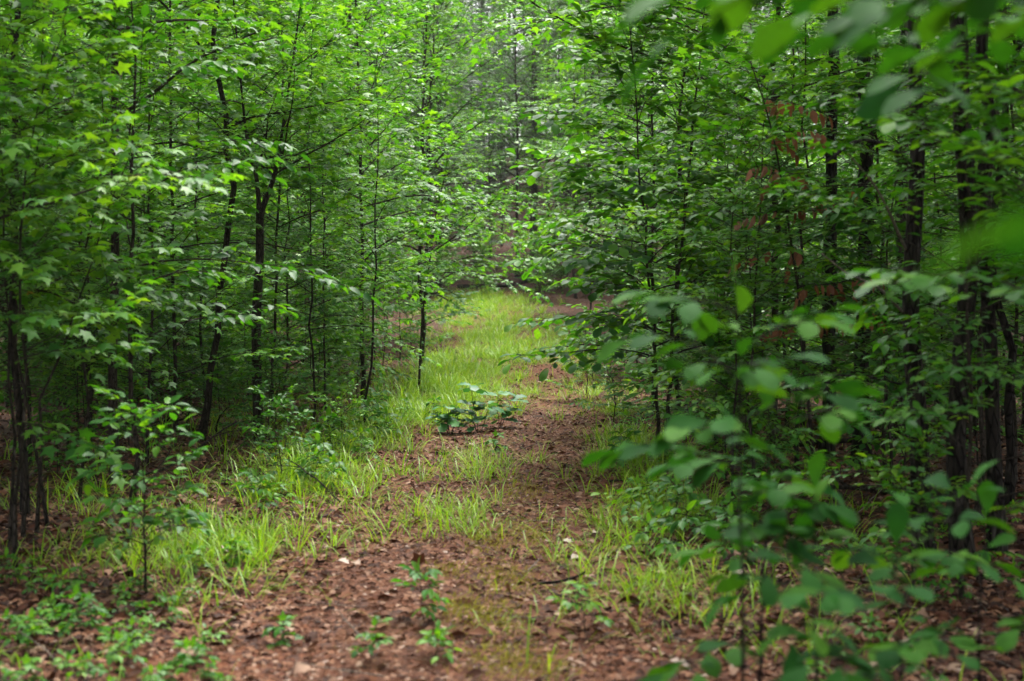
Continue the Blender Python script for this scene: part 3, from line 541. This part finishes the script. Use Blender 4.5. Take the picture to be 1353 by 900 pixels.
fw = mb.build("far_woods", PINE); tag(fw, "hazy mass of far trees filling the top of the slope", "woods", kind="stuff"); tb.build("trunks", BARKP, fw)

# ------------------------------------------------------------------ grass
g = np.random.default_rng(5)
BL = [(np.array([(-.011, 0, 0), (.011, 0, 0), (-.0125, .4, a * .12), (.0125, .4, a * .12), (-.009, .75, a * .42), (.009, .75, a * .42), (0, .97, a)]), [[0, 1, 3, 2], [2, 3, 5, 4], [4, 5, 6]]) for a in (0.25, 0.55, 0.9)]
cl = []
def zone(n, y0, y1, off, sd, blades, hl, lo=None):
    y = y0 + (y1 - y0) * g.uniform(0, 1, n); x = TX(y) + off + g.normal(0, sd, n)
    keep = np.sin(x * 3.1 + y * 1.7) + np.sin(y * 2.3 - x * 1.1) + g.normal(0, 0.6, n) > -0.9
    for a, b in zip(x[keep], y[keep]): cl.append((a, b, max(2, int(blades * g.uniform(0.2, 1.7))), hl * g.uniform(0.55, 1.5)))
zone(400, 7.6, 16, -1.38, 0.27, 12, 0.235); zone(520, 15.5, 27, -1.2, 0.38, 18, 0.27); zone(260, 6.6, 12, -1.35, 0.5, 8, 0.2)
zone(210, 8.5, 13.4, -0.02, 0.2, 9, 0.18); zone(50, 6, 14.5, -0.1, 0.35, 5, 0.12)
zone(330, 7.8, 14.5, 1.22, 0.26, 11, 0.21); zone(120, 6.4, 9.5, 1.0, 0.28, 7, 0.18)
zone(420, 16.5, 30, -0.45, 0.4, 17, 0.2); zone(1150, 26, 52, -0.15, 0.85, 22, 0.28); zone(240, 16, 30, 1.15, 0.22, 14, 0.2); zone(110, 15, 28, 0.5, 0.3, 6, 0.11)
zone(420, 9, 24, -2.8, 0.8, 10, 0.22); zone(260, 8, 22, 2.4, 0.7, 8, 0.2); zone(150, 4.8, 8, 1.4, 0.5, 6, 0.2); zone(140, 5, 8.5, -2.0, 0.5, 6, 0.16)
pos, dr, sz = [], [], []
for x, y, n, hl in cl:
    a = g.uniform(0, 6.28, n); rr = np.abs(g.normal(0, 0.06, n)); px_, py_ = x + rr * np.cos(a), y + rr * np.sin(a)
    pos.append(np.stack([px_, py_, TZ(px_, py_) - 0.005], -1)); tl = g.uniform(0.1, 1.0, n)
    a2 = a + g.normal(0, 0.7, n); dr.append(np.stack([np.cos(a2) * tl, np.sin(a2) * tl, np.ones(n)], -1)); sz.append(hl * g.uniform(0.5, 1.25, n))
pos, dr, sz = map(np.concatenate, (pos, dr, sz)); print("blades", len(pos))
Yd = norm(dr); hz = norm(dr * [1, 1, 0]); X = norm(np.cross(Yd, hz)); Z = np.cross(X, Yd); Z = np.where((Z * hz).sum(-1, keepdims=True) < 0, -Z, Z); X = np.cross(Yd, Z)
mb = MB(); pick = g.integers(0, 3, len(pos)); rn = np.where(g.uniform(0, 1, len(pos)) < 0.07, 1.0, g.beta(2, 2.4, len(pos)) * 0.93)
for k in range(3):
    q = pick == k; mb.stamp(BL[k], pos[q], X[q], Yd[q], Z[q], sz[q], rn[q])
tag(mb.build("grass", GRASS), "bright yellow-green grass tufts along the trail's verges and middle", "grass", kind="stuff")

# moss cushions on the trail
MOSS = leaf_mat("yellow_moss_green", [(0, (0.12, 0.13, 0.008)), (0.6, (0.2, 0.2, 0.012)), (1, (0.3, 0.27, 0.03))], 0.25, 0.8, (1.2, 1.15, 0.5), 0.1)
pm = []
for px, py, rx, ry, n in [(640, 822, 0.12, 0.35, 1300), (600, 808, 0.08, 0.2, 500), (672, 880, 0.14, 0.25, 900), (668, 768, 0.1, 0.3, 700), (700, 705, 0.14, 0.4, 900), (640, 720, 0.1, 0.4, 600), (690, 650, 0.16, 0.5, 700), (705, 520, 0.2, 2.0, 900), (590, 760, 0.1, 0.2, 400)]:
    d = CAM_H * FPX / (py - HORIZON); q = g.normal(0, 1, (n, 2)) * [rx * 0.8, ry * 0.7] + [(px - 676.5) / FPX * d, d]; pm.append(q)
pm = np.concatenate(pm); n = len(pm); D = norm(np.stack([g.normal(0, 0.5, n), g.normal(0, 0.5, n), np.ones(n)], -1)); X_, Y_, Z_ = frames(D, (1, 0.2, 0), g, 0.6)
mb = MB(); mb.stamp((BL[1][0] * [5, 1, 1], BL[1][1]), np.stack([pm[:, 0], pm[:, 1], TZ(pm[:, 0], pm[:, 1]) + 0.008], -1), X_, Y_, Z_, g.uniform(0.018, 0.045, n), g.uniform(0, 1, n))
tag(mb.build("moss", MOSS), "yellow-green moss in low patches on the red trail", "moss", kind="stuff")

# ------------------------------------------------------------------ leaf litter and pine needles
def flat(n, y0, y1, pw, xr, lo, hi, tpls, mat, name, label, cat, tilt, off=0.012, sig=None):
    y = y0 + (y1 - y0) * g.uniform(0, 1, n) ** pw
    x = g.uniform(-1, 1, n) * (0.38 * y + 0.6) if xr is None else TX(y) + g.normal(0, xr, n)
    a = g.uniform(0, 6.28, n); D = np.stack([np.cos(a), np.sin(a), g.normal(0, tilt * 0.5, n)], -1); X, Y, Z = frames(D, (0, 0, 1), g, tilt)
    Pp = np.stack([x, y, TZ(x, y) + off + g.uniform(0, 0.012, n)], -1); mb = MB(); pk = g.integers(0, len(tpls), n); s_ = g.uniform(lo, hi, n); r_ = g.uniform(0, 1, n)
    for k in range(len(tpls)):
        q = pk == k; mb.stamp(tpls[k], Pp[q], X[q], Y[q], Z[q], s_[q], r_[q])
    tag(mb.build(name, mat), label, cat, kind="stuff")
CURL = (OVATE[0] * [1, 1, 2.2] - [0, 0.5, 0], OVATE[1]); CURL2 = (MAPLE[0] * [1, 1, 1.5] - [0, 0.4, 0], MAPLE[1]); CURL3 = (OAK[0] * [1, 1, 2] - [0, 0.5, 0], OAK[1])
CHIP = (np.array([(-.3, -.5, 0), (.35, -.4, .1), (.45, .5, 0.05), (-.2, .4, .15)]), [[0, 1, 2, 3]])
flat(30000, 4.2, 18, 1.8, 0.95, 0.008, 0.03, [CHIP], DRYL, "leaf_crumbs", "small broken bits of dry leaf and bark on the trail", "leaf crumbs", 0.4)
flat(42000, 4.2, 60, 2.2, None, 0.035, 0.085, [CURL, CURL2, CURL3], DRYL, "leaf_litter", "brown dead leaves strewn over the forest floor and trail", "leaf litter", 0.28)
ND = (np.array([(-.007, -.5, 0), (.007, -.5, 0), (.005, .5, 0.04)]), [[0, 1, 2]])
flat(26000, 6, 30, 1.5, None, 0.045, 0.1, [CURL, CURL2, CURL3], DRYL, "floor_leaves", "larger curled dead leaves lying under the thickets", "leaf litter", 0.4)
flat(70000, 4.2, 22, 1.5, 0.7, 0.06, 0.17, [ND], NEEDLE, "pine_needles", "reddish fallen pine needles matting the trail", "pine needles", 0.14, 0.018)

# ------------------------------------------------------------------ seedlings, sticks, big fallen leaves
spots = [(560, 830, 2, 0.75, "leafy seedling standing alone in the middle of the trail"), (485, 885, 0, 0.7, "low seedling at the bottom of the trail, left of centre"), (372, 850, 1, 0.7, "small seedling at the left front of the trail"), (575, 880, 3, 0.9, "tiny seedling near the bottom centre of the trail"), (775, 835, 0, 0.9, "small seedling beside the fallen stick on the trail"), (1140, 640, 0, 1.2, "bright seedling on the dark floor beneath the furrowed trunk"), (440, 612, 2, 1.2, "seedling among the grass of the left verge"), (655, 600, 1, 1.0, "small seedling in front of the oak seedlings")]
for i, (px, py, k, sc, lab) in enumerate(spots):
    d = CAM_H * FPX / (py - HORIZON); place(SEED[k], (px - 676.5) / FPX * d, d, i * 1.3, sc, lab, "seedling")
for i in range(70):
    d = rng.uniform(5.0, 7.2); x = rng.uniform(-0.37 * d, -0.2 * d) if i < 42 else 0
    if i >= 42: d = rng.uniform(4.6, 10); x = rng.uniform(0.15 * d, 0.38 * d)
    if i < 42: lab, gr = "low green seedling in the ground cover at the lower left corner", "seedlings in the lower left ground cover"
    else: lab, gr = "low green seedling on the litter at the lower right", "seedlings on the litter at the lower right"
    place(SEED[rng.integers(4)], x, d, rng.uniform(0, 6.28), rng.uniform(0.35, 0.7), lab, "seedling", gr)
for i in range(60):
    sd = -1 if i < 36 else 1; d = rng.uniform(7.2, 17); x = float(TX(d)) + (rng.normal(-1.35, 0.35) if sd < 0 else rng.normal(1.4, 0.3))
    place(SEED[rng.integers(4)], x, d, rng.uniform(0, 6.28), rng.uniform(0.6, 1.1), "small broad-leaved weed growing in the grass of the %s verge" % ("left" if sd < 0 else "right"), "weed", "weeds in the %s verge grass" % ("left" if sd < 0 else "right"))
# twig debris, whole pale leaves
tw = MB()
for i in range(420):
    y = 4.5 + 22 * rng.uniform() ** 1.7; x = rng.uniform(-1, 1) * (0.38 * y + 0.3); a = rng.uniform(0, 6.28); ln = rng.uniform(0.06, 0.4); r = rng.uniform(0.0015, 0.005)
    p = curve((x, y, tz(x, y) + 0.015), (math.cos(a), math.sin(a), 0.05), ln, 4, g, 0.15); p[:, 2] = np.maximum(p[:, 2], TZ(p[:, 0], p[:, 1]) + 0.008); tw.tube(p, np.linspace(r, r * 0.5, 5), 5)
tag(tw.build("twig_litter", TWIG), "fine broken twigs mixed into the leaf litter", "twigs", kind="stuff")
flat(330, 4.4, 26, 1.6, None, 0.08, 0.13, [CURL, CURL2, CURL3], DRYL, "whole_leaves", "big whole curled dead leaves lying on the litter", "leaf litter", 0.5, 0.03)
for i, (x, y, ln, an, r, lab) in enumerate([(-2.6, 11.2, 1.1, 0.3, 0.011, "mossy fallen branch on the floor of the left thicket, nearest the camera"), (-3.6, 15.5, 2.4, -0.4, 0.03, "long fallen branch deeper in the left thicket"), (2.6, 10.2, 1.6, 2.7, 0.025, "fallen branch at the feet of the dark right trunks"), (3.3, 13.8, 2.2, 0.2, 0.03, "fallen branch behind the dark right trunks"), (-0.6, 53.5, 3.0, 0.3, 0.08, "fallen log on the brown slope past the trail's end")]):
    gg = np.random.default_rng(450 + i); p = curve((-ln / 2 * math.cos(an), -ln / 2 * math.sin(an), 0.02), (math.cos(an), math.sin(an), 0.06), ln, 10, gg, 0.1); wd = MB(); wd.tube(p, np.linspace(r, r * 0.5, 11), 8)
    for q in (3, 6, 8): wd.tube(curve(p[q], (math.cos(an + (0.8 if q % 2 else -0.8)), math.sin(an + (0.8 if q % 2 else -0.8)), 0.35), ln * 0.3, 5, gg, 0.12), np.linspace(r * 0.5, r * 0.2, 6), 5)
    o = wd.build("fallen_branch", BARKD if i % 2 else BARK); o.location = (x, y, tz(x, y) + 0.02); tag(o, lab, "branch")
for i, (px, py, ln, an, r, lab, m) in enumerate([(735, 772, 0.3, 0.4, 0.009, "dark broken stick lying in the right rut", BARKD), (750, 790, 0.28, -0.9, 0.008, "forked dark stick just below the broken one in the right rut", BARKD), (628, 594, 0.34, 0.15, 0.008, "thin grey stick in front of the oak seedlings", TWIG), (390, 662, 0.9, 2.5, 0.007, "long thin stick propped in the left verge grass", BARK), (845, 640, 0.5, 0.1, 0.01, "short stick by the right verge grass", BARKD), (585, 600, 0.14, 0.3, 0.02, "stubby dark chunk of bark left of the oak seedlings", BARKD)]):
    d = CAM_H * FPX / (py - HORIZON); x = (px - 676.5) / FPX * d; gg = np.random.default_rng(400 + i)
    wd = MB(); p = curve((-ln / 2 * math.cos(an), -ln / 2 * math.sin(an), r), (math.cos(an), math.sin(an), 0.04 if i != 3 else 0.5), ln, 8, gg, 0.1); wd.tube(p, np.linspace(r, r * 0.6, 9), 7)
    if i != 5: q = p[5]; wd.tube(curve(q, (math.cos(an + 0.7), math.sin(an + 0.7), 0.1), ln * 0.35, 4, gg, 0.1), np.linspace(r * 0.5, r * 0.3, 5), 5)
    o = wd.build("fallen_stick", m); o.location = (x, d, tz(x, d) + 0.012); tag(o, lab, "stick")
for i, (px, py, sc, lab) in enumerate([(815, 757, 0.16, "large tan fallen leaf at the right edge of the trail"), (872, 768, 0.13, "pale cream fallen leaf at the foot of the right verge grass"), (738, 842, 0.12, "tan curled fallen leaf alone low in the right rut"), (522, 665, 0.1, "whitish fallen leaf in the left rut"), (470, 748, 0.1, "whitish fallen leaf at the left front of the trail")]):
    d = CAM_H * FPX / (py - HORIZON); x = (px - 676.5) / FPX * d; gg = np.random.default_rng(420 + i)
    mb = MB(); X, Y, Z = frames(np.array([(math.cos(i * 2.1), math.sin(i * 2.1), 0.1)]), (0, -0.5, 1), gg, 0.1); mb.stamp(CURL3, np.zeros((1, 3)), X, Y, Z, [sc], np.array([0.78]))
    o = mb.build("fallen_leaf", DRYL); o.location = (x, d, tz(x, d) + 0.04); tag(o, lab, "leaf")

# ------------------------------------------------------------------ damp hazy air
hb = MB(); x0, x1, y0, y1, z0, z1 = -90, 90, -12, 155, -1.6, 48
hb.add([(x0, y0, z0), (x1, y0, z0), (x1, y1, z0), (x0, y1, z0), (x0, y0, z1), (x1, y0, z1), (x1, y1, z1), (x0, y1, z1)], [[3, 2, 1, 0], [4, 5, 6, 7], [0, 1, 5, 4], [1, 2, 6, 5], [2, 3, 7, 6], [3, 0, 4, 7]])
hm = bpy.data.materials.new("damp_air"); hm.use_nodes = True; hm.node_tree.nodes.remove(hm.node_tree.nodes["Principled BSDF"])
pv = hm.node_tree.nodes.new("ShaderNodeVolumePrincipled"); pv.inputs["Density"].default_value = 0.0002; pv.inputs["Color"].default_value = (0.9, 0.95, 0.92, 1); pv.inputs["Anisotropy"].default_value = 0.3
hm.node_tree.links.new(pv.outputs[0], hm.node_tree.nodes["Material Output"].inputs["Volume"])
ho = hb.build("haze", hm, smooth=False); tag(ho, "damp hazy air between the trees", "haze", kind="stuff")
cy.volume_bounces = 0
